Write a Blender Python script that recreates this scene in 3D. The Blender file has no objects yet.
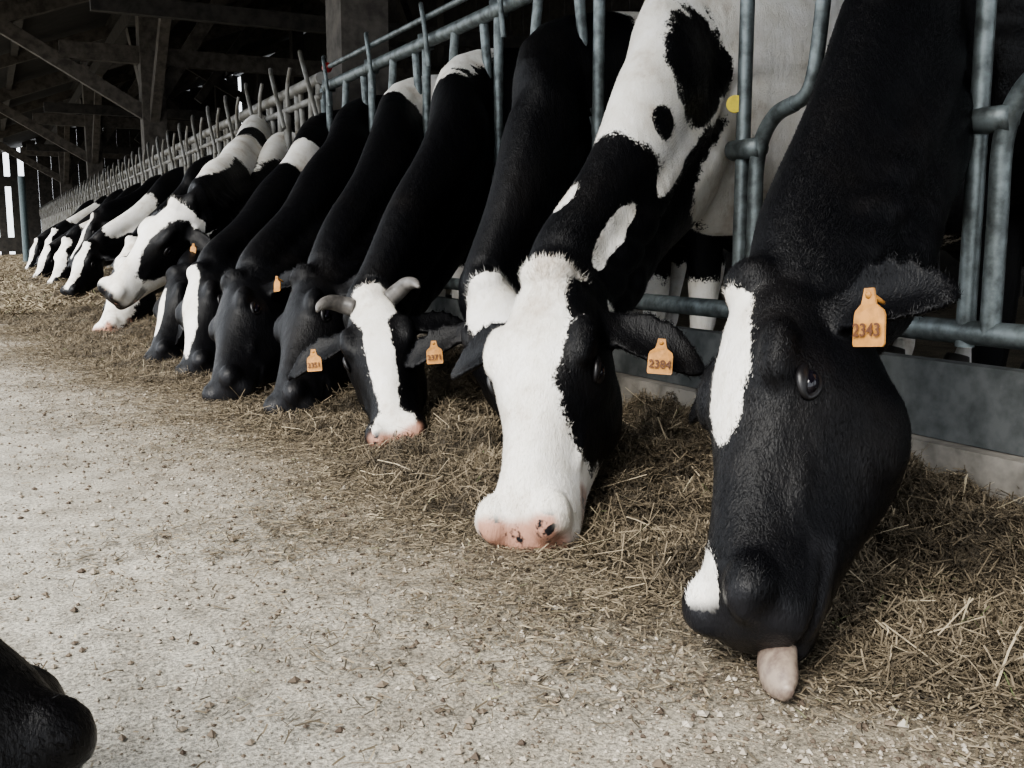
import bpy, math, random
import numpy as np
from mathutils import Vector, Matrix, noise
random.seed(4); rng=np.random.default_rng(7)
scn=bpy.context.scene
COL=scn.collection
D=1.75      # x of the feed fence
def V(*a): return np.array(a,dtype=float)
def nz(v):
    v=np.array(v,dtype=float); return v/np.linalg.norm(v)

# ------------------------------------------------------------ materials
def newmat(name):
    m=bpy.data.materials.new(name); m.use_nodes=True
    nt=m.node_tree; nt.nodes.clear()
    o=nt.nodes.new('ShaderNodeOutputMaterial'); b=nt.nodes.new('ShaderNodeBsdfPrincipled')
    nt.links.new(b.outputs[0],o.inputs[0]); return m,nt,b
def noise_n(nt,scale,detail=3,rough=.5,vec=None):
    n=nt.nodes.new('ShaderNodeTexNoise'); n.inputs['Scale'].default_value=scale
    n.inputs['Detail'].default_value=detail; n.inputs['Roughness'].default_value=rough
    if vec is not None: nt.links.new(vec,n.inputs['Vector'])
    return n
def ramp(nt,fac,stops):
    r=nt.nodes.new('ShaderNodeValToRGB'); e=r.color_ramp.elements
    while len(e)<len(stops): e.new(.5)
    for i,(p,c) in enumerate(stops):
        e[i].position=p; e[i].color=(c[0],c[1],c[2],1)
    nt.links.new(fac,r.inputs[0]); return r
def math_n(nt,op,a,b=None):
    n=nt.nodes.new('ShaderNodeMath'); n.operation=op
    for i,x in enumerate((a,b)):
        if x is None: continue
        if isinstance(x,(int,float)): n.inputs[i].default_value=x
        else: nt.links.new(x,n.inputs[i])
    return n.outputs[0]
def mix_n(nt,fac,a,b,mode='MIX'):
    n=nt.nodes.new('ShaderNodeMix'); n.data_type='RGBA'; n.blend_type=mode
    def put(i,x):
        if isinstance(x,(int,float)): n.inputs[i].default_value=x
        elif isinstance(x,tuple): n.inputs[i].default_value=(x[0],x[1],x[2],1)
        else: nt.links.new(x,n.inputs[i])
    put(0,fac); put(6,a); put(7,b); return n.outputs[2]
def bump(nt,h,strength,dist,b,prev=None):
    n=nt.nodes.new('ShaderNodeBump'); n.inputs['Strength'].default_value=strength
    n.inputs['Distance'].default_value=dist; nt.links.new(h,n.inputs['Height'])
    if prev is not None: nt.links.new(prev,n.inputs['Normal'])
    nt.links.new(n.outputs[0],b.inputs['Normal']); return n.outputs[0]
def objc(nt): return nt.nodes.new('ShaderNodeTexCoord').outputs['Object']
def attr(nt,name):
    a=nt.nodes.new('ShaderNodeAttribute'); a.attribute_name=name; return a.outputs['Fac']

def coat_mat():
    m,nt,b=newmat('cow_coat'); oc=objc(nt)
    w=attr(nt,'white'); mz=attr(nt,'muz'); pk=attr(nt,'pink'); dk=attr(nt,'drk')
    n1=noise_n(nt,22,4,.6,oc); n2=noise_n(nt,170,2,.6,oc)
    e=math_n(nt,'ADD',w,math_n(nt,'MULTIPLY',math_n(nt,'SUBTRACT',n1.outputs[0],.5),.50))
    e=math_n(nt,'ADD',e,math_n(nt,'MULTIPLY',math_n(nt,'SUBTRACT',n2.outputs[0],.5),.26))
    st=nt.nodes.new('ShaderNodeMapRange'); st.inputs[1].default_value=-.03; st.inputs[2].default_value=.03
    nt.links.new(e,st.inputs[0])
    nb=noise_n(nt,420,2,.7,oc)
    blk=ramp(nt,nb.outputs[0],[(.3,(.002,.002,.0025)),(.58,(.0032,.0032,.0042)),(.70,(.007,.007,.009)),(.80,(.024,.026,.031))])
    nd=noise_n(nt,5,4,.6,oc)
    dust=ramp(nt,nd.outputs[0],[(.5,(0,0,0)),(.75,(.005,.004,.003))])
    blk2=mix_n(nt,1.0,blk.outputs[0],dust.outputs[0],'ADD')
    nw=noise_n(nt,7,5,.65,oc)
    wht=ramp(nt,nw.outputs[0],[(.3,(.55,.49,.42)),(.45,(.76,.73,.67)),(.65,(.87,.85,.82))])
    coat=mix_n(nt,st.outputs[0],blk2,wht.outputs[0])
    ns=noise_n(nt,30,3,.6,oc)
    pkf=nt.nodes.new('ShaderNodeMapRange'); pkf.inputs[1].default_value=-.05; pkf.inputs[2].default_value=.05
    nt.links.new(math_n(nt,'ADD',pk,math_n(nt,'MULTIPLY',math_n(nt,'SUBTRACT',ns.outputs[0],.5),1.4)),pkf.inputs[0])
    skin=mix_n(nt,pkf.outputs[0],(.014,.014,.016),(.42,.24,.18))
    c=mix_n(nt,mz,coat,skin)
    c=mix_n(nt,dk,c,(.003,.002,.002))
    nt.links.new(c,b.inputs['Base Color'])
    rr=nt.nodes.new('ShaderNodeMapRange'); rr.inputs[3].default_value=.44; rr.inputs[4].default_value=.28; nt.links.new(mz,rr.inputs[0]); nt.links.new(rr.outputs[0],b.inputs['Roughness'])
    b.inputs['Specular IOR Level'].default_value=.19
    mp=nt.nodes.new('ShaderNodeMapping'); mp.inputs['Scale'].default_value=(1,1,.3); nt.links.new(oc,mp.inputs[0])
    f=noise_n(nt,330,2,.6,mp.outputs[0]); g=noise_n(nt,24,4,.6,mp.outputs[0])
    p=bump(nt,g.outputs[0],.5,.010,b)
    bump(nt,f.outputs[0],.7,.002,b,p)
    return m
COAT=coat_mat()
def simple(name,col,rough=.5,metal=0,nscale=30,var=.3,bs=.2,bd=.002,col2=None):
    m,nt,b=newmat(name); oc=objc(nt); n=noise_n(nt,nscale,4,.6,oc)
    c2=col2 or tuple(x*(1-var) for x in col)
    r=ramp(nt,n.outputs[0],[(.35,c2),(.62,col)]); nt.links.new(r.outputs[0],b.inputs['Base Color'])
    b.inputs['Roughness'].default_value=rough; b.inputs['Metallic'].default_value=metal
    bump(nt,n.outputs[0],bs,bd,b); return m
EYE=simple('cow_eye',(.006,.005,.008),.06,0,40,.1,0)
LID=simple('cow_eyelid',(.008,.007,.008),.42,0,90,.4,.1,.0005)
TAGM=simple('ear_tag_orange',(.56,.27,.075),.5,0,60,.35,.05)
TAGT=simple('ear_tag_ink',(.13,.05,.02),.6)
HORN=simple('horn',(.17,.16,.15),.45,0,18,.5,.3,.002,(.04,.037,.035))
TONG=simple('tongue',(.25,.20,.16),.45,0,60,.5,.6,.002,(.13,.095,.08))
HOOF=simple('hoof',(.05,.045,.04),.5)
GALV=simple('galvanised_steel',(.20,.23,.235),.5,.6,22,.4,.3,.002,(.075,.085,.085))
GALVF=simple('weathered_steel',(.27,.265,.25),.6,.45,7,.5,.3,.002,(.11,.10,.08))
RED=simple('red_plastic',(.35,.03,.03),.35)
YEL=simple('yellow_plastic',(.75,.60,.03),.4)
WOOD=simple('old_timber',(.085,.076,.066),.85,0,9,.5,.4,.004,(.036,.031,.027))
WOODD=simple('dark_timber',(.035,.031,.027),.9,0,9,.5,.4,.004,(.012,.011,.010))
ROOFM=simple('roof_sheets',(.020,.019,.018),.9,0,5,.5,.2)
CONC=simple('curb_concrete',(.27,.25,.22),.9,0,12,.4,.5,.006,(.13,.12,.105))
PLANK=simple('plank_grey',(.085,.09,.09),.8,0,16,.5,.4,.003,(.04,.045,.045))

# ------------------------------------------------------------ mesh helpers
def mesh_obj(name,verts,faces,mat=None,parent=None,smooth=True,origin=None):
    verts=np.asarray(verts,dtype=float)
    o0=np.zeros(3) if origin is None else np.array(origin,dtype=float)
    me=bpy.data.meshes.new(name); me.from_pydata((verts-o0).tolist(),[],[tuple(f) for f in faces]); me.update()
    if smooth: me.polygons.foreach_set('use_smooth',[True]*len(me.polygons))
    ob=bpy.data.objects.new(name,me); ob.location=o0
    if mat: me.materials.append(mat)
    COL.objects.link(ob)
    if parent is not None:
        ob.parent=parent; ob.location=Vector(o0)-parent.location
    return ob
def fix_normals(ob):
    import bmesh
    bm=bmesh.new(); bm.from_mesh(ob.data); bmesh.ops.recalc_face_normals(bm,faces=bm.faces); bm.to_mesh(ob.data); bm.free()
class Acc:
    def __init__(s): s.v=[]; s.f=[]
    def add(s,v,f):
        o=len(s.v); s.v.extend([tuple(x) for x in v]); s.f.extend([tuple(i+o for i in q) for q in f])
def cr(rows,m):
    R=np.array(rows,dtype=float); R=np.vstack([2*R[0]-R[1],R,2*R[-1]-R[-2]]); out=[]
    n=len(R)-3
    for i in range(n):
        for j in range(m):
            t=j/m; p0,p1,p2,p3=R[i],R[i+1],R[i+2],R[i+3]
            out.append(.5*((2*p1)+(-p0+p2)*t+(2*p0-5*p1+4*p2-p3)*t*t+(-p0+3*p1-3*p2+p3)*t**3))
    out.append(R[-2]); return np.array(out)
def spow(x,p): return np.sign(x)*np.abs(x)**p
def rings_mesh(rings):
    n=len(rings[0]); v=[]; f=[]
    for r in rings: v.extend(r)
    for i in range(len(rings)-1):
        for j in range(n):
            a=i*n+j; b=i*n+(j+1)%n; f.append((a,b,b+n,a+n))
    c0=len(v); v.append(np.mean(rings[0],axis=0)); c1=len(v); v.append(np.mean(rings[-1],axis=0))
    e=(len(rings)-1)*n
    for j in range(n):
        f.append((c0,(j+1)%n,j)); f.append((c1,e+j,e+(j+1)%n))
    return v,f
def tube_loft(pts,rad,m=5,n=16):
    R=cr([list(p)+[r] for p,r in zip(pts,rad)],m); C=R[:,:3]; rr=np.maximum(R[:,3],.002)
    T=np.gradient(C,axis=0); rings=[]; up=None
    for i in range(len(C)):
        t=nz(T[i])
        if up is None: up=nz(np.cross(t,V(.31,.9,.2)))
        up=nz(up-t*np.dot(up,t)); s=np.cross(t,up)
        a=np.linspace(0,2*math.pi,n,endpoint=False)
        rings.append([C[i]+rr[i]*(math.cos(x)*up+math.sin(x)*s) for x in a])
    return rings_mesh(rings)
def ellipsoid(c,ax,n=14,m=9):
    v=[];rings=[]
    for i in range(1,m):
        th=math.pi*i/m
        rings.append([c+ax[0]*math.cos(th)+math.sin(th)*(ax[1]*math.cos(p)+ax[2]*math.sin(p)) for p in np.linspace(0,2*math.pi,n,endpoint=False)])
    return rings_mesh(rings)

HEAD=[ # s, halfwidth, top, bottom, taper, exponent
(-.05,.035,-.045,-.10,0,1),(0,.066,-.004,-.16,0,.95),(.08,.086,.010,-.205,.05,.9),(.18,.098,.014,-.245,.12,.88),
(.28,.107,.016,-.270,.18,.86),(.37,.110,.014,-.280,.2,.86),(.46,.098,.009,-.272,.08,.88),(.56,.084,.004,-.250,-.05,.9),
(.66,.074,.001,-.222,-.12,.9),(.76,.071,-.001,-.194,-.12,.9),(.86,.078,-.004,-.170,-.06,.9),(.94,.079,-.018,-.152,0,.86),
(1.0,.063,-.042,-.132,0,.88),(1.02,.028,-.062,-.105,0,1)]
ES=.37
def make_cow(M,P,nv,Nf,bdir,paint,voxel=.012,ear=(.12,-.1),ear2=None,tag=None,horns=False,earcol=-1,pink=-.6,seed=0,
             tongue=False,neckscale=1.18,bodynoise=None,name='dairy_cow',hair=0,tagk=.68,legs_white=.42,earw=1.0,tagpos=.12,deep=1.0,tuft_k=1.0):
    M=V(*M);P=V(*P);Nf=V(*Nf); b=nz(V(bdir[0],bdir[1],0))
    d=nz(M-P); Lh=np.linalg.norm(M-P); k=Lh/.54
    nn=nz(nv); nn=nz(nn-d*np.dot(nn,d)); lf=np.cross(nn,d)
    H=lambda s,l,n: P+d*s*Lh+lf*l*k+nn*n*k
    A=Acc()
    T=cr(HEAD,4); rings=[]
    for s,w,tp,bt,tpf,ex in T:
        bt*=deep
        a=np.linspace(0,2*math.pi,28,endpoint=False); r=[]
        for x in a:
            cy=spow(math.sin(x),ex); cx=spow(math.cos(x),ex)
            r.append(H(s,w*cx*(1+tpf*cy),(tp+bt)/2+(tp-bt)/2*cy))
        rings.append(r)
    A.add(*rings_mesh(rings))
    def ell(s,l,n,rs,rl,rn): A.add(*ellipsoid(H(s,l,n),(d*rs*k,lf*rl*k,nn*rn*k)))
    ell(-.01,0,-.012,.045,.055,.045)
    ell(.94,0,-.132*deep,.050,.045,.028)
    for sg in(-1,1):
        ell(ES-.075,sg*.083,-.018,.060,.030,.028)
        ell(.38,sg*.066,-.17*deep,.105,.040,.085)
        ell(.55,sg*.062,-.085,.11,.020,.016)
        ell(.925,sg*.050,-.036,.048,.036,.038)
    # ears
    ears=[]
    for sg,ep in((1,ear),(-1,ear2 or ear)):
        base=H(.11,sg*.072,-.085); e=nz(lf*sg+d*ep[0]+nn*ep[1])
        wd=nz(d-e*np.dot(d,e)); fn=np.cross(e,wd); 
        if np.dot(fn,nn)<0: fn=-fn
        prof=cr([(-.02,.028,.024),(.02,.030,.022),(.06,.048,.015),(.11,.060,.012),(.16,.054,.011),(.20,.035,.010),(.222,.010,.008)],3)
        rings=[]
        for t,w,th in prof:
            w*=k*(1+(earw-1)*min(1,max(0,t/.08)));th*=k; r=[]; cup=min(1,max(0,t/.05))
            droop=-.04*(max(0,t)/.22)**2*k
            for x in np.linspace(0,2*math.pi,20,endpoint=False):
                aa=w*math.cos(x)
                r.append(base+e*t*k+V(0,0,droop)+wd*aa*(1-.12*cup)+fn*(th*math.sin(x)+.44*(aa*aa)/(.056*k)*cup-.022*k*cup))
            rings.append(r)
        A.add(*rings_mesh(rings)); ears.append((base,e,wd,fn))
    # neck + trunk
    ns=neckscale; nk=1+(ns-1.1)*.8
    q0=H(.24,0,-.125); q1=H(.03,0,-.115); q15=H(-.16,0,-.15*nk); up=V(0,0,1)
    q2=q15*.62+(Nf)*.38-up*.01; q3=q15*.28+Nf*.72-up*.015
    rows=[]
    def add(c,rv,rl,dv): rows.append(list(c)+[rv,rl]+list(dv))
    add(q0,.095*k,.072*k,nn); add(q1,.116*k,.084*k,nn); add(q15,.145*k*nk,.094*k,nz(nn*.8+up*.2))
    add(q2,.172*ns,.098*ns,nz(nn*.5+up*.5)); add(q3,.220*ns,.112*ns,nz(nn*.2+up*.8)); add(Nf,.262*ns,.130*ns,up)
    bx=lambda o,z: V(Nf[0]+b[0]*o,Nf[1]+b[1]*o,z)
    add(bx(.32,.99),.345,.22,up)
    add(bx(.68,.97),.40,.275,up); add(bx(1.15,.94),.415,.32,up); add(bx(1.6,1.0),.37,.29,up)
    add(bx(1.92,1.08),.28,.23,up); add(bx(2.08,1.13),.15,.13,up)
    S=cr(rows,6); C=S[:,:3]; TT=np.gradient(C,axis=0); rings=[]; fr=[]
    for i in range(len(C)):
        t=nz(TT[i]); dv=nz(S[i,5:8]); dv=nz(dv-t*np.dot(dv,t)); la=np.cross(dv,-t)
        fr.append((dv,la)); r=[]
        for x in np.linspace(0,2*math.pi,32,endpoint=False):
            cy=math.sin(x);cx=math.cos(x)
            r.append(C[i]+dv*S[i,3]*cy+la*S[i,4]*spow(cx,.92)*(1-.10*cy))
        rings.append(r)
    A.add(*rings_mesh(rings))
    la=V(-b[1],b[0],0)
    bl=lambda o,l,z: V(Nf[0]+b[0]*o+la[0]*l,Nf[1]+b[1]*o+la[1]*l,z)
    hoofs=[]
    A.add(*ellipsoid(bl(.12,0,.70),(V(0,0,.13),la*.05,b*.20)))
    for sg in(-1,1):
        A.add(*ellipsoid(bl(.42,sg*.15,.92),(V(0,0,.30),la*.11,b*.17)))
        A.add(*ellipsoid(bl(1.72,sg*.17,.98),(V(0,0,.30),la*.12,b*.25)))
        A.add(*tube_loft([bl(.42,sg*.15,.85),bl(.46,sg*.15,.62),bl(.47,sg*.145,.40),bl(.47,sg*.145,.33),bl(.46,sg*.145,.17),bl(.45,sg*.145,.09),bl(.42,sg*.145,.03)],[.12,.075,.056,.05,.036,.045,.05]))
        A.add(*tube_loft([bl(1.70,sg*.17,.95),bl(1.62,sg*.19,.70),bl(1.84,sg*.17,.50),bl(1.90,sg*.165,.42),bl(1.86,sg*.165,.2),bl(1.85,sg*.165,.1),bl(1.81,sg*.165,.03)],[.18,.12,.062,.05,.038,.046,.05]))
        for o in(.40,1.79):
            hoofs.append(bl(o,sg*(.145 if o<1 else .165),.03))
    A.add(*tube_loft([bl(2.02,0,1.28),bl(2.14,0,1.22),bl(2.19,0,1.0),bl(2.18,0,.7),bl(2.17,0,.5),bl(2.17,0,.38)],[.05,.035,.024,.02,.04,.012],n=10))
    A.add(*ellipsoid(bl(1.52,0,.60),(V(0,0,.14),la*.17,b*.2)))
    tmp=mesh_obj('tmp',A.v,A.f)
    rm=tmp.modifiers.new('r','REMESH'); rm.mode='VOXEL'; rm.voxel_size=voxel; rm.use_smooth_shade=True
    sm=tmp.modifiers.new('s','SMOOTH'); sm.factor=.5; sm.iterations=max(2,int(.04/voxel))
    dg=bpy.context.evaluated_depsgraph_get(); dg.update()
    me=bpy.data.meshes.new_from_object(tmp.evaluated_get(dg)); bpy.data.objects.remove(tmp)
    nvt=len(me.vertices); co=np.empty(nvt*3); me.vertices.foreach_get('co',co); co=co.reshape(-1,3)
    no=np.empty(nvt*3); me.vertex_normals.foreach_get('vector',no); no=no.reshape(-1,3)
    rel=co-P; hs=rel@d/Lh; hl=rel@lf/k; hn=rel@nn/k
    seg=np.r_[0,np.cumsum(np.linalg.norm(np.diff(C,axis=0),axis=1))]; i1=6; seg=seg-seg[i1]
    d2=((co[:,None,:]-C[None])**2).sum(2); ix=d2.argmin(1)
    DV=np.array([f[0] for f in fr])[ix]; LA=np.array([f[1] for f in fr])[ix]; rc=co-C[ix]
    TN=np.array([nz(t) for t in TT])[ix]
    pt=seg[ix]+ (rc*TN).sum(1); pa=np.degrees(np.arctan2((rc*LA).sum(1),(rc*DV).sum(1)))
    ishead=(hs>-.03)&(hs<1.1)&(hn>-.35)&(hn<.1)&(np.abs(hl)<.35)&((hn>-.17-.35*np.clip(hs,0,.3))|(hs>.25))
    w=np.full(nvt,-.6)
    if bodynoise is not None:
        nval=np.array([noise.noise(Vector((c[0]*2.1+seed*7.3,c[1]*2.1,c[2]*2.1))) for c in co])
        w=np.where(pt>1.25,np.clip((nval-bodynoise)*2.5,-.6,.6),w)
    legs=np.clip((legs_white-co[:,2])*4,-1,1)
    w=np.where((pt>1.1)&(co[:,2]<.55),np.maximum(w,legs),w)
    for op in paint:
        kind,sp,c,r=op
        if sp=='h':
            f=1-np.sqrt(((hs-c[0])/r[0])**2+((hl-c[1])/r[1])**2+((hn-c[2])/r[2])**2)
            f=np.where(ishead,f,-1)
        elif sp=='n':
            da=(pa-c[1]+180)%360-180
            f=1-np.sqrt(((pt-c[0])/r[0])**2+(da/r[1])**2); f=np.where(ishead,-1,f)
        f=np.clip(f,-1,1)
        w=np.maximum(w,f) if kind=='W' else np.minimum(w,-f)
    er=np.zeros(nvt,bool)
    for base,e,wd,fn in ears:
        q=co-base; et=q@e/k
        er|=(et>.035)&(et<.27)&(np.abs(q@wd)<.085*k*earw)&(np.abs(q@fn)<.07*k)
    w=np.where(er,earcol*.5,w)
    mz=np.clip((hs-.93+ (hn<-.10)*.2)/.03,0,1)*(hn<.03)*ishead*np.clip((.066-np.abs(hl))/.015+1,0,1)
    mz=mz*(hn>-.14*deep)
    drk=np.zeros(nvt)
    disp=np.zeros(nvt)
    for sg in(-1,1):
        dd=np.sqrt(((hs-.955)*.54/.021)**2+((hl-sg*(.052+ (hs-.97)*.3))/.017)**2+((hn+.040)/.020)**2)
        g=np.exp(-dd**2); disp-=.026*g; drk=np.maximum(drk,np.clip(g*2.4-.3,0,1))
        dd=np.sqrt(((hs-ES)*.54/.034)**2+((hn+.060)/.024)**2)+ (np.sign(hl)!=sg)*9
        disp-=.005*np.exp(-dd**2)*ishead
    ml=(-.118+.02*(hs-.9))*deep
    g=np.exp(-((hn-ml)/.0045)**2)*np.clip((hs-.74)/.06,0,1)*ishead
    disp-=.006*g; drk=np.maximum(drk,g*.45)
    nkm=(~ishead)&(~er)&(pt>-.05)
    fold=np.sin(pt*60+np.sin(pa*.04)*1.5)*np.exp(-((pt-.22)/.20)**2)*np.clip((np.abs(pa)-30)/40,0,1)
    disp+=.0055*fold*nkm
    nf=np.clip(pt/.15,0,1)*np.clip((1.5-pt)/.4,0,1)*nkm
    disp+=nf*(-.018*np.exp(-((np.abs(pa)-118+20*pt)/13)**2)-.012*np.exp(-((np.abs(pa)-48-15*pt)/16)**2))
    disp+=nf*.012*np.sin(pt*9+seed+np.radians(pa)*2)*.6
    co=co+no*disp[:,None]*k
    org=V(Nf[0],Nf[1],0)
    me.vertices.foreach_set('co',(co-org).ravel())
    pkf=np.full(nvt,float(pink))
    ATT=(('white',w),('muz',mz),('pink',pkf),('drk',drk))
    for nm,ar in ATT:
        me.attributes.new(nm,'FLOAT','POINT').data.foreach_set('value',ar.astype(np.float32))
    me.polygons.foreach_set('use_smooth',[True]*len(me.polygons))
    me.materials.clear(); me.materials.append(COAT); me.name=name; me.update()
    cow=bpy.data.objects.new(name,me); cow.location=org; COL.objects.link(cow)
    if hair:
        cand=np.where((pt<1.25)&(mz<.2)&(drk<.3))[0]
        pick=rng.choice(cand,hair); h=len(pick)
        flow=np.where(ishead[pick][:,None],-d[None]*.9,TN[pick])
        flow=flow+rng.normal(0,.28,(h,3)); nn_=no[pick]
        flow=flow-nn_*(flow*nn_).sum(1)[:,None]; flow/=np.linalg.norm(flow,axis=1)[:,None]+1e-6
        tuft=(np.abs(hs[pick])<.10)&(hn[pick]>-.06)&(np.abs(hl[pick])<.07)
        inner=er[pick]
        ln=rng.uniform(.006,.012,h)*np.where(tuft,1+.8*tuft_k,1)*np.where(inner,.75,1); lift=np.where(tuft,.16+.25*tuft_k,.20)*rng.uniform(.5,1.6,h)
        side=np.cross(nn_,flow)
        p0=co[pick]+flow*rng.uniform(-voxel,voxel,(h,1))+side*rng.uniform(-voxel,voxel,(h,1))*.8-nn_*.0006
        dr=flow+nn_*lift[:,None]
        wdh=rng.uniform(.0004,.0008,h)[:,None]
        tri=np.stack([p0-side*wdh,p0+side*wdh,p0+dr*ln[:,None]+side*rng.normal(0,.0020,(h,1))],1).reshape(-1,3)-org
        hm=bpy.data.meshes.new('coat_hair'); hm.vertices.add(h*3); hm.vertices.foreach_set('co',tri.ravel())
        hm.loops.add(h*3); hm.loops.foreach_set('vertex_index',np.arange(h*3,dtype=np.int32))
        hm.polygons.add(h); hm.polygons.foreach_set('loop_start',np.arange(h,dtype=np.int32)*3); hm.update(calc_edges=True)
        for nm,ar in ATT:
            hm.attributes.new(nm,'FLOAT','POINT').data.foreach_set('value',np.repeat(ar[pick],3).astype(np.float32))
        hm.materials.append(COAT); ho=bpy.data.objects.new('coat_hair',hm); COL.objects.link(ho); ho.parent=cow
    for sg,nm in((1,'left'),(-1,'right')):
        c=H(ES,sg*.0975,-.060)
        v,f=ellipsoid(c,(d*.0205*k,lf*.0175*k,nn*.0150*k),24,14); o=mesh_obj('eye_'+nm,v,f,EYE,cow,origin=c); fix_normals(o)
        NQ=40; vv=[]; ff=[]
        for q in range(NQ):
            a=q/NQ*2*math.pi; ca=math.cos(a); sa=math.sin(a)
            ctr=H(ES+.0225/.54*ca,sg*(.106-.006*abs(ca)**2),-.060+.0145*sa*(1-.15*abs(ca)))
            rad=nz(d*ca+nn*sa); r1=k*(.0040+.0030*max(0,sa)); 
            for j in range(10):
                bb=j/10*2*math.pi; vv.append(ctr+rad*r1*1.5*math.cos(bb)+lf*sg*r1*math.sin(bb))
            for j in range(10):
                ff.append((q*10+j,q*10+(j+1)%10,((q+1)%NQ)*10+(j+1)%10,((q+1)%NQ)*10+j))
        o=mesh_obj('eyelids_'+nm,vv,ff,LID,cow,origin=c); fix_normals(o)
    for i,h in enumerate(hoofs):
        v,f=tube_loft([h+V(0,0,.055),h+V(0,0,.02)-b*.01,h+V(0,0,-.03)-b*.02],[.046,.055,.062],3,14)
        o=mesh_obj('hoof_%d'%(i+1),v,f,HOOF,cow,origin=h); fix_normals(o)
    if horns:
        for sg,nm in((1,'horn_left'),(-1,'horn_right')):
            pts=[H(.04,sg*.05,-.02),H(.01,sg*.085,-.01),H(.02,sg*.115,.015),H(.08,sg*.138,.042),H(.15,sg*.148,.060)]
            v,f=tube_loft(pts,[.028,.026,.022,.015,.005],5,14); o=mesh_obj(nm,v,f,HORN,cow,origin=pts[0]); fix_normals(o)
    if tag:
        for side,txt in tag:
            base,e,wd,fn=ears[0] if side=='L' else ears[1]
            a=base+e*tagpos*k+wd*.026*k+fn*.030*k-V(0,0,.012)
            dn=nz(wd*.25+V(0,0,-1)); face=nz(fn-dn*np.dot(fn,dn)); sd=np.cross(dn,face)
            out=[(-.010,.012),(.010,.012),(.013,-.004),(.016,-.014),(.030,-.024),(.033,-.032),(.034,-.078),(.031,-.083),(-.031,-.083),(-.034,-.078),(-.033,-.032),(-.030,-.024),(-.016,-.014),(-.013,-.004)]
            vv=[];n_=len(out); tk=k*tagk
            for th in(.004,.007):
                for (x,y) in out: vv.append(a+sd*x*tk-dn*y*tk+face*(th+.004*math.cos(x*40)))
            ff=[tuple(range(n_))[::-1],tuple(range(n_,2*n_))]+[(i,(i+1)%n_,(i+1)%n_+n_,i+n_) for i in range(n_)]
            o=mesh_obj('ear_tag',vv,ff,TAGM,cow,False,origin=a); fix_normals(o)
            v,f=tube_loft([a-fn*.02*k,a+face*.006,a+face*.012],[.003*k,.006*tk,.006*tk],3,12); mesh_obj('ear_tag_button',v,f,TAGM,cow,origin=a)
            if txt:
                cu=bpy.data.curves.new('ear_tag_number','FONT'); cu.body=txt; cu.size=.030*tk; cu.align_x='CENTER'; cu.extrude=.0004; cu.offset=.0003
                cu.materials.append(TAGT)
                to=bpy.data.objects.new('ear_tag_number',cu); COL.objects.link(to); to.parent=cow
                p=a+dn*.066*tk+face*.0122-org
                X=Vector(-sd) if np.dot(np.cross(-sd,-dn),face)>0 else Vector(sd); Y=Vector(-dn); Z=Vector(face)
                to.matrix_local=Matrix((( X[0],Y[0],Z[0],p[0]),(X[1],Y[1],Z[1],p[1]),(X[2],Y[2],Z[2],p[2]),(0,0,0,1)))
    if tongue:
        pts=[H(.86,0,-.105),H(.95,.0,-.115),H(1.01,.002,-.115),H(1.055,.012,-.108),H(1.10,.030,-.100),H(1.135,.046,-.096)]
        R=[.018,.024,.028,.028,.024,.010]
        v,f=tube_loft(pts,R,6,16); v=np.array(v); cc=np.array(pts[2])
        ax=nz(nn*.7+lf*.2); q=(v-cc)@ax; v=v-ax[None]*(q*.35)[:,None]
        o=mesh_obj('tongue',v,f,TONG,cow,origin=pts[0]); fix_normals(o)
    return cow

X=(1,0)
W='W';B='B'
# nearest cow, licking the ground
make_cow((.765,.955,.09),(1.02,1.19,.49),(-1,.33,.5),(D+.06,1.56,1.02),X,
  [(W,'h',(.30,.004,.03),(.25,.050,.07)),(W,'h',(.13,-.005,.03),(.11,.045,.07)),(W,'h',(.90,-.02,-.005),(.09,.030,.035))],
  .008,ear=(-.02,-.22),ear2=(-.15,.1),tag=[('L','2343')],tongue=True,pink=-.45,seed=1,hair=160000,tagk=.84,legs_white=.1,earw=1.15,tagpos=.125,deep=1.04,tuft_k=0,neckscale=1.08)
# spotted neck, white face
make_cow((.79,1.52,.05),(1.03,1.83,.49),(-.81,-.58,.5),(D+.02,2.30,.99),X,
  [(W,'h',(.5,-.02,-.05),(.8,.3,.5)),(B,'h',(.40,.125,-.10),(.33,.088,.20)),(B,'h',(.10,.10,-.05),(.16,.06,.12)),
   (W,'n',(1.3,60),(.75,200)),(W,'n',(.66,15),(.25,50)),(B,'n',(.83,44),(.15,38)),(B,'n',(.28,45),(.20,85)),(B,'n',(.57,30),(.045,11)),
   (W,'n',(.20,48),(.13,13)),(B,'n',(.58,112),(.28,36)),(W,'n',(.52,66),(.10,14)),(W,'n',(.78,140),(.2,30)),(W,'n',(.24,-12),(.05,9)),(B,'n',(.93,70),(.07,20))],
  .008,ear=(.30,-.22),ear2=(-.12,-.3),tag=[('L','2384')],pink=.12,seed=2,bodynoise=None,hair=160000,tagpos=.15,tuft_k=.7,neckscale=1.12)
# half hidden white-poll cow
make_cow((1.17,2.13,.06),(1.22,2.50,.44),(-.6,-.75,.6),(D+.02,2.98,.98),X,
  [(W,'h',(.12,0,.0),(.35,.085,.10)),(W,'n',(1.22,-15),(.16,45))],.012,tag=[('R','2371')],seed=3,hair=40000,ear2=(.1,.1))
# horned cow
make_cow((.92,2.43,.05),(1.0,2.84,.40),(-.49,-.86,.55),(D+.02,3.68,.98),X,
  [(W,'h',(.42,0,.0),(.5,.040,.07)),(W,'h',(.10,0,.01),(.16,.07,.07)),(W,'h',(.93,0,-.03),(.13,.06,.08)),(W,'n',(1.30,-15),(.12,35))],
  .010,ear=(.1,-.1),tag=[('R','2351')],horns=True,pink=.15,seed=4,hair=60000,tuft_k=.4)
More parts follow.
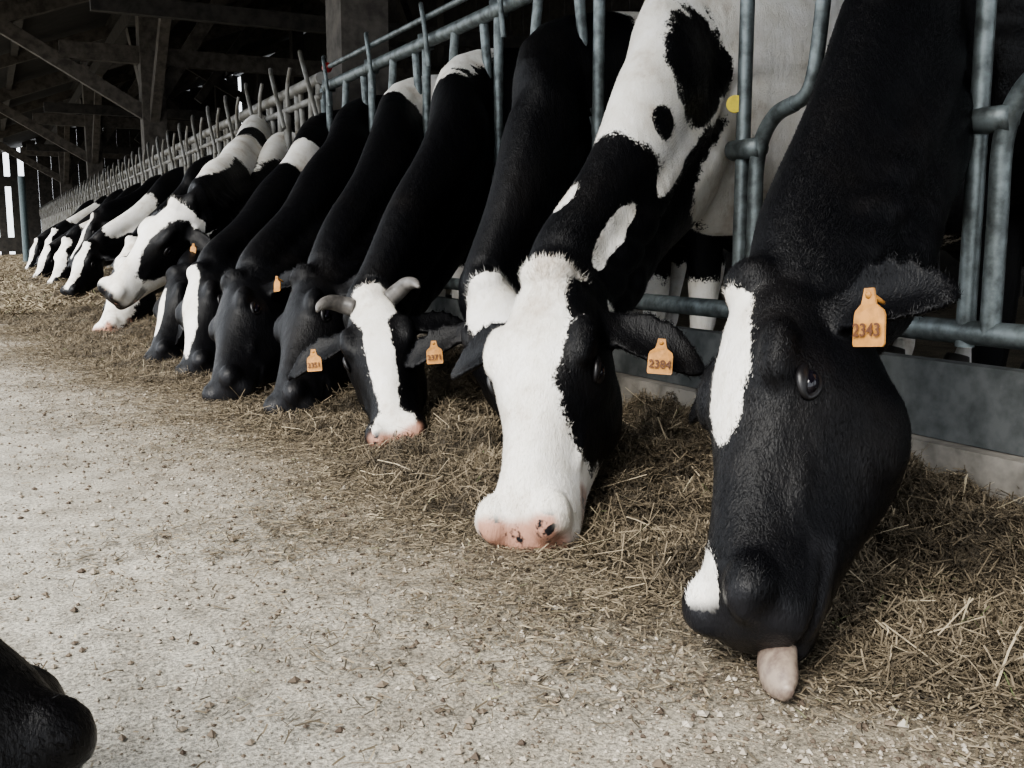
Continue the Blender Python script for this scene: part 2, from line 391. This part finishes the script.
# dark cows
make_cow((.76,3.08,.05),(.97,3.47,.43),(-1,-.2,.5),(D+.02,4.37,.97),X,[(W,'n',(1.38,10),(.14,45))],.011,ear=(.05,-.2),seed=5,hair=40000)
make_cow((.65,3.50,.05),(.83,3.96,.40),(-1,-.15,.5),(D+.02,5.05,.96),X,[],.012,ear=(.1,-.2),seed=6,tag=[('L',None)],hair=40000,tagk=.55)
make_cow((.66,4.08,.05),(.80,4.52,.42),(-1,-.45,.5),(D+.02,5.70,.96),X,[(W,'h',(.4,0,.02),(.5,.045,.06)),(W,'n',(1.2,10),(.14,40))],.014,seed=7,bodynoise=.3)
make_cow((.60,4.62,.05),(.78,5.00,.40),(-1,-.3,.5),(D+.02,6.60,.94),X,[(W,'h',(.5,0,.02),(.3,.025,.05))],.015,seed=8,bodynoise=.4)
# cow with raised head
make_cow((.475,5.22,.31),(.845,5.22,.735),(-.75,-.62,.6),(D+.02,7.15,1.06),X,
  [(W,'h',(.5,0,-.05),(.8,.3,.5)),(B,'h',(.40,.10,-.055),(.34,.080,.105)),(B,'h',(.32,-.115,-.14),(.22,.07,.11)),(W,'n',(.62,0),(.40,24)),(W,'n',(1.2,0),(.3,120))],
  .011,seed=9,bodynoise=.1,pink=-.2,tag=[('L',None)],neckscale=1.42,tagk=.5,hair=30000)
make_cow((.55,6.3,.05),(.75,6.7,.42),(-1,-.6,.5),(D+.02,7.85,.96),X,[(W,'h',(.4,0,-.02),(.9,.12,.14))],.018,seed=10,bodynoise=.2,pink=.1)
sd=11
fars=[(.80,8.2,0,0,.08,-.6),(.58,9.6,1,.06,.055,-.9),(.72,11.0,0,.3,.04,-.2),(.60,12.6,1,0,.10,-.4),(.5,14.3,0,0,.055,-.9),(.65,16.4,1,.2,.09,-.3),(.55,18.8,0,0,.05,-.5)]
for (mx,my,kk,lift,bw,ny) in fars:
    p=[(W,'h',(.4,0,0),(.6,bw,.09))]
    if kk: p.append((W,'n',(.5,20),(.3,50)))
    make_cow((mx,my,.06+lift),(mx+.22+.2*lift,my+.34-.4*lift,.46+.05*(sd%3)+lift),(-.9,ny,.5),(D+.02,my+.75,.96),X,p,.022,seed=sd,bodynoise=.15+.1*(sd%3))
    sd+=1
# cow of the facing row, only its black muzzle enters the view
make_cow((.065,.98,.115),(-.26,.93,.515),(.8,.2,.6),(-1.3,.55,.98),(-1,-.1),[],.011,seed=30,hair=80000)

# ------------------------------------------------------------ feed fence
def empty(name,loc=(0,0,0)):
    e=bpy.data.objects.new(name,None); e.location=loc; COL.objects.link(e); return e
def tubes(name,list_,mat,parent=None,res=4):
    cu=bpy.data.curves.new(name,'CURVE'); cu.dimensions='3D'; cu.bevel_depth=.01; cu.bevel_resolution=res; cu.use_fill_caps=True
    for pts,r in list_:
        sp=cu.splines.new('POLY'); sp.points.add(len(pts)-1)
        for i,p in enumerate(pts):
            sp.points[i].co=(p[0],p[1],p[2],1); sp.points[i].radius=r/.01
        sp.use_smooth=True
    cu.materials.append(mat); o=bpy.data.objects.new(name,cu); COL.objects.link(o)
    if parent: o.parent=parent; 
    return o
def arc(pts,m=6): return [tuple(p) for p in cr(pts,m)]
fence=empty('feed_fence')
L=[];TOP=1.41;BOT=.375
L.append(([(D,-1.2,BOT),(D,5.62,BOT)],.025)); L.append(([(D,-1.2,TOP),(D,5.62,TOP)],.028))
L.append(([(D-.03,-1.2,TOP+.085),(D-.03,5.45,TOP+.085)],.013))
clamps=[]
for i in range(-3,7):
    y=1.37+.7*i
    L.append(([(D,y,BOT-.03),(D,y,TOP+.02)],.019))
    L.append((arc([(D-.005,y-.060,BOT),(D-.005,y-.060,.60),(D-.005,y-.060,.74),(D-.005,y-.080,.815),(D-.005,y-.125,.865),(D-.005,y-.19,.885)]),.020))
    L.append((arc([(D-.005,y-.16,.880),(D-.005,y-.225,.90),(D-.005,y-.255,.98),(D-.005,y-.28,1.2),(D-.005,y-.32,TOP)]),.018))
    L.append((arc([(D-.03,y-.10,TOP-.12),(D-.05,y-.10,TOP+.05),(D-.05,y-.07,TOP+.13),(D-.03,y-.02,TOP+.15)],4),.010))
    if i>=2:
        L.append(([(D+.01,y+.15,TOP),(D+.01,y+.07,.95),(D+.01,y+.05,.80)],.018))
    clamps.append((D-.01,y-.03,.79)); 
tubes('fence_tubes_near',L,GALV,fence)
A=Acc()
def box(A,c,s,rot=None):
    v=[V(x,y,z)*V(*s)/2 for x in(-1,1) for y in(-1,1) for z in(-1,1)]
    v=[(rot@p if rot is not None else p)+V(*c) for p in v]
    A.add(v,[(0,1,3,2),(4,6,7,5),(0,4,5,1),(2,3,7,6),(0,2,6,4),(1,5,7,3)])
for c in clamps:
    v,f=tube_loft([V(c[0],c[1]-.05,c[2]),V(c[0],c[1]+.06,c[2])],[.026,.026],2,12); A.add(v,f)
for i in range(-3,7):
    y=1.37+.7*i; v,f=tube_loft([V(D,y,TOP-.03),V(D,y,TOP+.03)],[.036,.036],2,12); A.add(v,f)
o=mesh_obj('fence_clamps',A.v,A.f,GALV,fence); fix_normals(o)
v,f=ellipsoid(V(D-.03,5.5,TOP+.085),(V(.028,0,0),V(0,.028,0),V(0,0,.028))); o=mesh_obj('latch_knob',v,f,RED,fence); fix_normals(o)
v,f=tube_loft([V(D-.018,2.085,.905),V(D-.026,2.075,.905)],[.022,.022],2,20); o=mesh_obj('yellow_marker',v,f,YEL,fence,False); fix_normals(o)
L=[]; T2=1.47
L.append(([(D,5.7,T2),(D,38,T2)],.036)); L.append(([(D,5.7,T2-.10),(D,38,T2-.10)],.022)); L.append(([(D,5.7,BOT),(D,38,BOT)],.028))
y=5.75;i=0
while y<38:
    L.append(([(D,y,BOT),(D,y,T2)],.024))
    L.append(([(D-.01,y+.20,BOT),(D-.01,y+.12,T2)],.020))
    L.append(([(D+.01,y+.34,.95),(D+.01,y+.42,T2)],.018))
    L.append(([(D+.01,y+.50,BOT),(D+.01,y+.50,T2)],.020))
    L.append((arc([(D-.05,y-.1,T2-.22),(D-.06,y+.04,T2+.0),(D-.05,y+.18,T2+.14),(D-.03,y+.27,T2+.19)],3),.014))
    L.append((arc([(D-.05,y+.5,T2-.10),(D-.06,y+.46,T2+.02),(D-.05,y+.42,T2+.12)],3),.012))
    y+=.7
tubes('fence_tubes_far',L,GALVF,fence,2)
A=Acc(); box(A,(D+.03,18,.07),(.20,44,.16)); o=mesh_obj('concrete_curb',A.v,A.f,CONC,smooth=False)
A=Acc(); box(A,(D-.005,18,.232),(.045,44,.16)); o=mesh_obj('curb_plank',A.v,A.f,PLANK,smooth=False)
A=Acc()
for y in np.arange(-1.4,38,1.4): box(A,(D+.055,y+.33,.25),(.06,.06,.38))
mesh_obj('curb_brackets',A.v,A.f,GALV,fence,False)

# ------------------------------------------------------------ barn
barn=empty('barn_frame')
def beam(A,p,q,w,h):
    p=V(*p);q=V(*q); t=nz(q-p); u=V(0,0,1) if abs(t[2])<.95 else V(0,1,0)
    s=nz(np.cross(t,u)); u=np.cross(s,t); v=[]
    for e in(p,q):
        for a,b_ in((-1,-1),(1,-1),(1,1),(-1,1)): v.append(e+s*a*w/2+u*b_*h/2)
    A.add(v,[(3,2,1,0),(4,5,6,7),(0,1,5,4),(1,2,6,5),(2,3,7,6),(3,0,4,7)])
A=Acc(); Dk=Acc()
rz=lambda x: 3.05+.38*(x+.9)
for y in(-3,6.15,14.6,23,31.5):
    beam(A,(2.12,y,0),(2.12,y,rz(2.12)),.30,.30)
    beam(A,(2.1,y,2.2),(.2,y,rz(.2)-.15),.12,.18)
    beam(A,(2.1,y,2.3),(3.6,y,rz(3.6)-.1),.12,.18)
    beam(A,(2.12,y,2.1),(2.12,y-1.9,3.75),.12,.16)
    beam(A,(2.12,y,2.1),(2.12,y+1.9,3.75),.12,.16)
    beam(A,(-.8,y,rz(-.8)-.15),(8.9,y,rz(8.9)-.15),.14,.24)
    beam(A,(1.0,y,3.0),(8.9,y,3.0),.14,.22)
    beam(Dk,(6.5,y,0),(6.5,y,rz(6.5)),.26,.26)
    beam(Dk,(6.5,y,3.0),(3.6,y,rz(3.6)-.2),.12,.18); beam(Dk,(6.5,y,2.2),(6.5,y+2,4.6),.12,.16)
for x in(-.6,.6,2.12,3.4,4.8,6.5,8): beam(Dk,(x,-6,rz(x)-.03),(x,39.9,rz(x)-.03),.10,.14)
beam(Dk,(2.12,-6,3.8),(2.12,39.9,3.8),.18,.24)
for y in(10.4,18.8,27): 
    beam(A,(-.8,y,rz(-.8)-.12),(8.9,y,rz(8.9)-.12),.10,.18); beam(Dk,(3.5,y,3.0),(5.2,y,rz(5.2)),.1,.14); beam(Dk,(1.0,y,2.75),(8.9,y,2.75),.10,.16)
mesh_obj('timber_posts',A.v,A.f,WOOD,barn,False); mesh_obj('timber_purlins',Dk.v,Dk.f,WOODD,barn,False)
R=Acc()
x=-.9
while x<9:
    w=1.2; y=-6
    while y<40:
        l=2.4; g=.0 if random.random()<.9 else .05
        z0=rz(x)+.06; z1=rz(x+w)+.06
        gx=.0 if random.random()<.88 else .05
        R.add([(x+gx,y,z0),(x+w,y,z1),(x+w,y+l-g,z1),(x+gx,y+l-g,z0),(x+gx,y,z0+.03),(x+w,y,z1+.03),(x+w,y+l-g,z1+.03),(x+gx,y+l-g,z0+.03)],
              [(3,2,1,0),(4,5,6,7),(0,1,5,4),(1,2,6,5),(2,3,7,6),(3,0,4,7)])
        y+=l
    x+=w
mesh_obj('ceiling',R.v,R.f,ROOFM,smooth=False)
Wl=Acc(); z9=rz(9)
for yy in np.arange(-6,40,.5): box(Wl,(9.1,yy+.24,z9/2),(.05,.475,z9))
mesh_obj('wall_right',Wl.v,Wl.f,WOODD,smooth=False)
Wl=Acc()
for xx in np.arange(1.35,9,.45): box(Wl,(xx+.22,40.1,rz(xx+.4)/2),(.444,.05,rz(xx+.4)))
# gapped boards added over the alley end for in-between brightness
for xx in np.arange(-.9,1.3,.45): box(Wl,(xx+.13,40.1,rz(xx+.1)/2),(.26,.05,rz(xx+.1)))
box(Wl,(.2,40.1,2.6),(2.3,.08,.35)); box(Wl,(.2,40.1,.4),(2.3,.08,.5))
mesh_obj('wall_back',Wl.v,Wl.f,WOODD,smooth=False)
tubes('alley_pole',[([(.75,24,0),(.75,24,1.2),(.75,24,1.9)],.07)],simple('blue_green_pole',(.08,.11,.12),.5))  # plain blue-green pole far down the alley

# ------------------------------------------------------------ ground
def ground_mat():
    m,nt,b=newmat('concrete_floor'); oc=objc(nt)
    n1=noise_n(nt,1.6,5,.6,oc); n2=noise_n(nt,150,3,.8,oc); n3=noise_n(nt,11,5,.65,oc)
    c=ramp(nt,n1.outputs[0],[(.3,(.345,.325,.285)),(.7,(.475,.450,.40))])
    s=ramp(nt,n2.outputs[0],[(.33,(.25,.24,.22)),(.47,(.82,.82,.81)),(.64,(1.6,1.57,1.5))])
    c2=mix_n(nt,.95,c.outputs[0],s.outputs[0],'MULTIPLY')
    d=ramp(nt,n3.outputs[0],[(.35,(.58,.565,.54)),(.55,(.98,.98,.97)),(.7,(1.14,1.14,1.14))])
    c3=mix_n(nt,.85,c2,d.outputs[0],'MULTIPLY')
    sx=nt.nodes.new('ShaderNodeSeparateXYZ'); nt.links.new(oc,sx.inputs[0])
    n4=noise_n(nt,3.5,5,.65,oc)
    xx=math_n(nt,'ADD',sx.outputs[0],math_n(nt,'MULTIPLY',math_n(nt,'SUBTRACT',n4.outputs[0],.5),1.0))
    yy=math_n(nt,'MULTIPLY',math_n(nt,'SUBTRACT',math_n(nt,'MINIMUM',sx.outputs[1],7.2),1.7),.13)
    xx=math_n(nt,'ADD',xx,yy)
    mr=nt.nodes.new('ShaderNodeMapRange'); mr.inputs[1].default_value=.10; mr.inputs[2].default_value=.95; nt.links.new(xx,mr.inputs[0])
    c4=mix_n(nt,math_n(nt,'MULTIPLY',mr.outputs[0],.95),c3,mix_n(nt,1.0,c3,(.50,.435,.35),'MULTIPLY'))
    nt.links.new(c4,b.inputs['Base Color']); b.inputs['Roughness'].default_value=.9
    p=bump(nt,n2.outputs[0],.8,.005,b); bump(nt,n3.outputs[0],.5,.012,b,p); return m
GM=ground_mat()
mesh_obj('floor',[(-25,-12,0),(14,-12,0),(14,45,0),(-25,45,0)],[(0,1,2,3)],GM,smooth=False)
# ------------------------------------------------------------ hay
def hay_edge(y):
    return .85-.15*np.clip(y-1.7,0,5.5)+.5*np.clip(1.08-y,0,1.2)+(.06*np.sin(2.1*y+.6)+.05*np.sin(5.3*y+1)+.03*np.sin(13*y)+.02*np.sin(29*y))
def hayh(x,y):
    e=hay_edge(y)+.07; e=np.minimum(e,1.5); t=np.clip((x-e)/(1.68-e),0,1)
    cl=np.sin(17*x+5*y)*np.sin(13*y-6*x); c2=np.sin(41*x+9*y)*np.sin(37*y-11*x); c3=np.sin(7*x-4*y+1)*np.sin(6.1*y+2*x)
    h=.115*t**.9*(.75+.25*np.sin(3.1*y+x*2))+(.036*cl+.020*c2+.044*c3)*np.sqrt(np.minimum(t*1.5,1))*np.clip(t*4,0,1)
    return np.where(t<=0,-.01,h+.001)
def hay_mat(strand):
    m,nt,b=newmat('hay_strand' if strand else 'hay_base'); oc=objc(nt)
    if strand:
        a=attr(nt,'tint')
        r=ramp(nt,a,[(0,(.032,.026,.018)),(.3,(.12,.096,.065)),(.6,(.225,.182,.124)),(.85,(.43,.365,.26)),(.96,(.09,.11,.045))])
        nt.links.new(r.outputs[0],b.inputs['Base Color'])
    else:
        n=noise_n(nt,70,5,.75,oc); r=ramp(nt,n.outputs[0],[(.3,(.03,.024,.017)),(.5,(.12,.097,.067)),(.7,(.24,.197,.14))])
        nt.links.new(r.outputs[0],b.inputs['Base Color']); bump(nt,n.outputs[0],1,.02,b)
    b.inputs['Roughness'].default_value=.8; return m
ys=np.concatenate([np.arange(-1.2,8,.03),np.arange(8,38,.15)]); xs=np.linspace(-.35,1.72,80)
XX,YY=np.meshgrid(xs,ys); ZZ=hayh(XX,YY); nx=len(xs)
vs=np.stack([XX,YY,ZZ],-1).reshape(-1,3)
fs=[(j*nx+i,j*nx+i+1,(j+1)*nx+i+1,(j+1)*nx+i) for j in range(len(ys)-1) for i in range(nx-1)]
hay=empty('hay_pile')
mesh_obj('hay_bed',vs,fs,hay_mat(False),hay)
def strands(name,x,y,z,ln,wd,tint,tilt,parent):
    n=len(x); az=rng.uniform(0,2*np.pi,n); el=rng.normal(0,tilt,n)
    dv=np.stack([np.cos(az)*np.cos(el),np.sin(az)*np.cos(el),np.sin(el)],-1)
    sd_=np.stack([-np.sin(az),np.cos(az),rng.uniform(-.6,.6,n)],-1); bend=rng.normal(0,.5,n)[:,None]*ln[:,None]
    upb=np.stack([rng.normal(0,.5,n),rng.normal(0,.5,n),rng.uniform(0,1,n)],-1)
    c=np.stack([x,y,z],-1); P_=[]
    for t in(-.5,0,.5):
        ce=c+dv*ln[:,None]*t+upb*bend*(.25-t*t)*1.2
        ce[:,2]=np.maximum(ce[:,2],.002)
        P_+= [ce-sd_*wd[:,None]/2,ce+sd_*wd[:,None]/2]
    v=np.stack(P_,1).reshape(-1,3)
    idx=np.arange(n)[:,None]*6
    q=np.concatenate([idx+np.array([[0,1,3,2]]),idx+np.array([[2,3,5,4]])],1).reshape(-1,4)
    me=bpy.data.meshes.new(name); me.vertices.add(len(v)); me.vertices.foreach_set('co',v.ravel())
    me.loops.add(q.size); me.loops.foreach_set('vertex_index',q.ravel().astype(np.int32))
    me.polygons.add(len(q)); me.polygons.foreach_set('loop_start',np.arange(len(q),dtype=np.int32)*4)
    me.update(calc_edges=True)
    me.attributes.new('tint','FLOAT','POINT').data.foreach_set('value',np.repeat(tint,6).astype(np.float32))
    me.materials.append(HS); o=bpy.data.objects.new(name,me); COL.objects.link(o); o.parent=parent; return o
HS=hay_mat(True)
def clump(x,y): return .5+.25*np.sin(9*x+4*y)*np.sin(8*y-5*x)+.25*np.sin(21*x-8*y)*np.sin(19*y+3*x)
n=260000; y=.2+8*rng.random(n)**1.5; e=hay_edge(y); x=e-.02+(1.70-e+.02)*rng.random(n)**.85
keep=rng.random(n)<np.clip((x-e)/.15,0,1)*.9+.35*clump(x,y); x=x[keep];y=y[keep];n=len(x)
z=np.maximum(hayh(x,y),0)+rng.random(n)*.024
tt=np.clip(rng.beta(1.8,2.8,n)*.75+.40*(clump(x,y)-.40),0,.92)+(rng.random(n)<.015)*.5
strands('hay_near',x,y,z,rng.gamma(2.5,.011,n)+.008,rng.uniform(.0008,.0026,n),tt,.45,hay)
n=700; y=.5+4*rng.random(n)**1.3; e=hay_edge(y); x=e+(1.68-e)*rng.random(n)
strands('hay_stalks',x,y,np.maximum(hayh(x,y),0)+.02,rng.uniform(.07,.16,n),rng.uniform(.0018,.003,n),rng.uniform(.4,.9,n),.3,hay)
n=30000; y=8+28*rng.random(n)**1.4; e=hay_edge(y); x=e+(1.70-e)*rng.random(n)
strands('hay_far',x,y,np.maximum(hayh(x,y),0)+.02,rng.uniform(.06,.2,n),rng.uniform(.004,.009,n),np.clip(rng.beta(2,2,n),0,.93),.3,hay)
n=120000; y=.3+7*rng.random(n)**1.3; x=hay_edge(y)+.1-rng.exponential(.17,n)*(1+.7*np.sin(6*y)*np.sin(2.3*y))
keep=rng.random(n)<.25+clump(x*1.3,y*1.2); x=x[keep];y=y[keep];n=len(x)
strands('hay_scatter',x,y,np.full(n,.004)+rng.random(n)*.008,rng.uniform(.004,.032,n),rng.uniform(.0008,.0024,n),np.clip(rng.beta(1.6,2.4,n),0,.93),.06,hay)
# crumbs of feed
n=65000; y=.25+6*rng.random(n)**1.6; x=np.where(rng.random(n)<.78,1.1-.12*np.clip(y-1.7,0,9)-rng.exponential(.36,n),rng.uniform(-1.0,1.4,n)); k=(x>-1.5); x=x[k];y=y[k];n=len(x)
s=rng.gamma(1.6,.0010,n)+.0006; s=np.minimum(s,.009)
o8=np.array([(1,0,0),(-1,0,0),(0,1,0),(0,-1,0),(0,0,1),(0,0,-1)],float)
vv=(o8[None]*(s[:,None,None])*rng.uniform(.6,1.4,(n,6,1))*np.array([1,1,.7])+np.stack([x,y,s*.4],-1)[:,None]).reshape(-1,3)
f8=np.array([(0,2,4),(2,1,4),(1,3,4),(3,0,4),(2,0,5),(1,2,5),(3,1,5),(0,3,5)])
ff=(f8[None]+np.arange(n)[:,None,None]*6).reshape(-1,3)
me=bpy.data.meshes.new('feed_crumbs'); me.from_pydata(vv.tolist(),[],ff.tolist()); me.update()
me.attributes.new('tint','FLOAT','POINT').data.foreach_set('value',np.repeat(rng.random(n),6).astype(np.float32))
m,nt,b=newmat('feed_crumb'); r=ramp(nt,attr(nt,'tint'),[(0,(.06,.042,.03)),(.35,(.17,.135,.10)),(.7,(.33,.29,.235)),(1,(.46,.42,.36))]); nt.links.new(r.outputs[0],b.inputs['Base Color']); b.inputs['Roughness'].default_value=.85
me.materials.append(m); o=bpy.data.objects.new('feed_crumbs',me); COL.objects.link(o)

# ------------------------------------------------------------ light
w=bpy.data.worlds.new('overcast'); scn.world=w; w.use_nodes=True
bg=w.node_tree.nodes['Background']; bg.inputs[0].default_value=(.90,.945,1,1); bg.inputs[1].default_value=2.6
sl=bpy.data.lights.new('sun','SUN'); sl.energy=6.4; sl.angle=math.radians(32); sl.color=(1,.965,.90)
so=bpy.data.objects.new('sun',sl); COL.objects.link(so); dirv=Vector((.72,.35,-.80)); so.rotation_euler=dirv.to_track_quat('-Z','Y').to_euler()
try: scn.view_settings.look='AgX - Medium High Contrast'
except Exception as ex: print(ex)
# ------------------------------------------------------------ camera
cd=bpy.data.cameras.new('camera'); cd.lens=36*1000/1024; cd.sensor_width=36; cd.clip_start=.02
co_=bpy.data.objects.new('camera',cd); COL.objects.link(co_); co_.location=(0,0,.56)
co_.rotation_euler=(math.radians(90-8.2),0,math.radians(-27.5)); scn.camera=co_
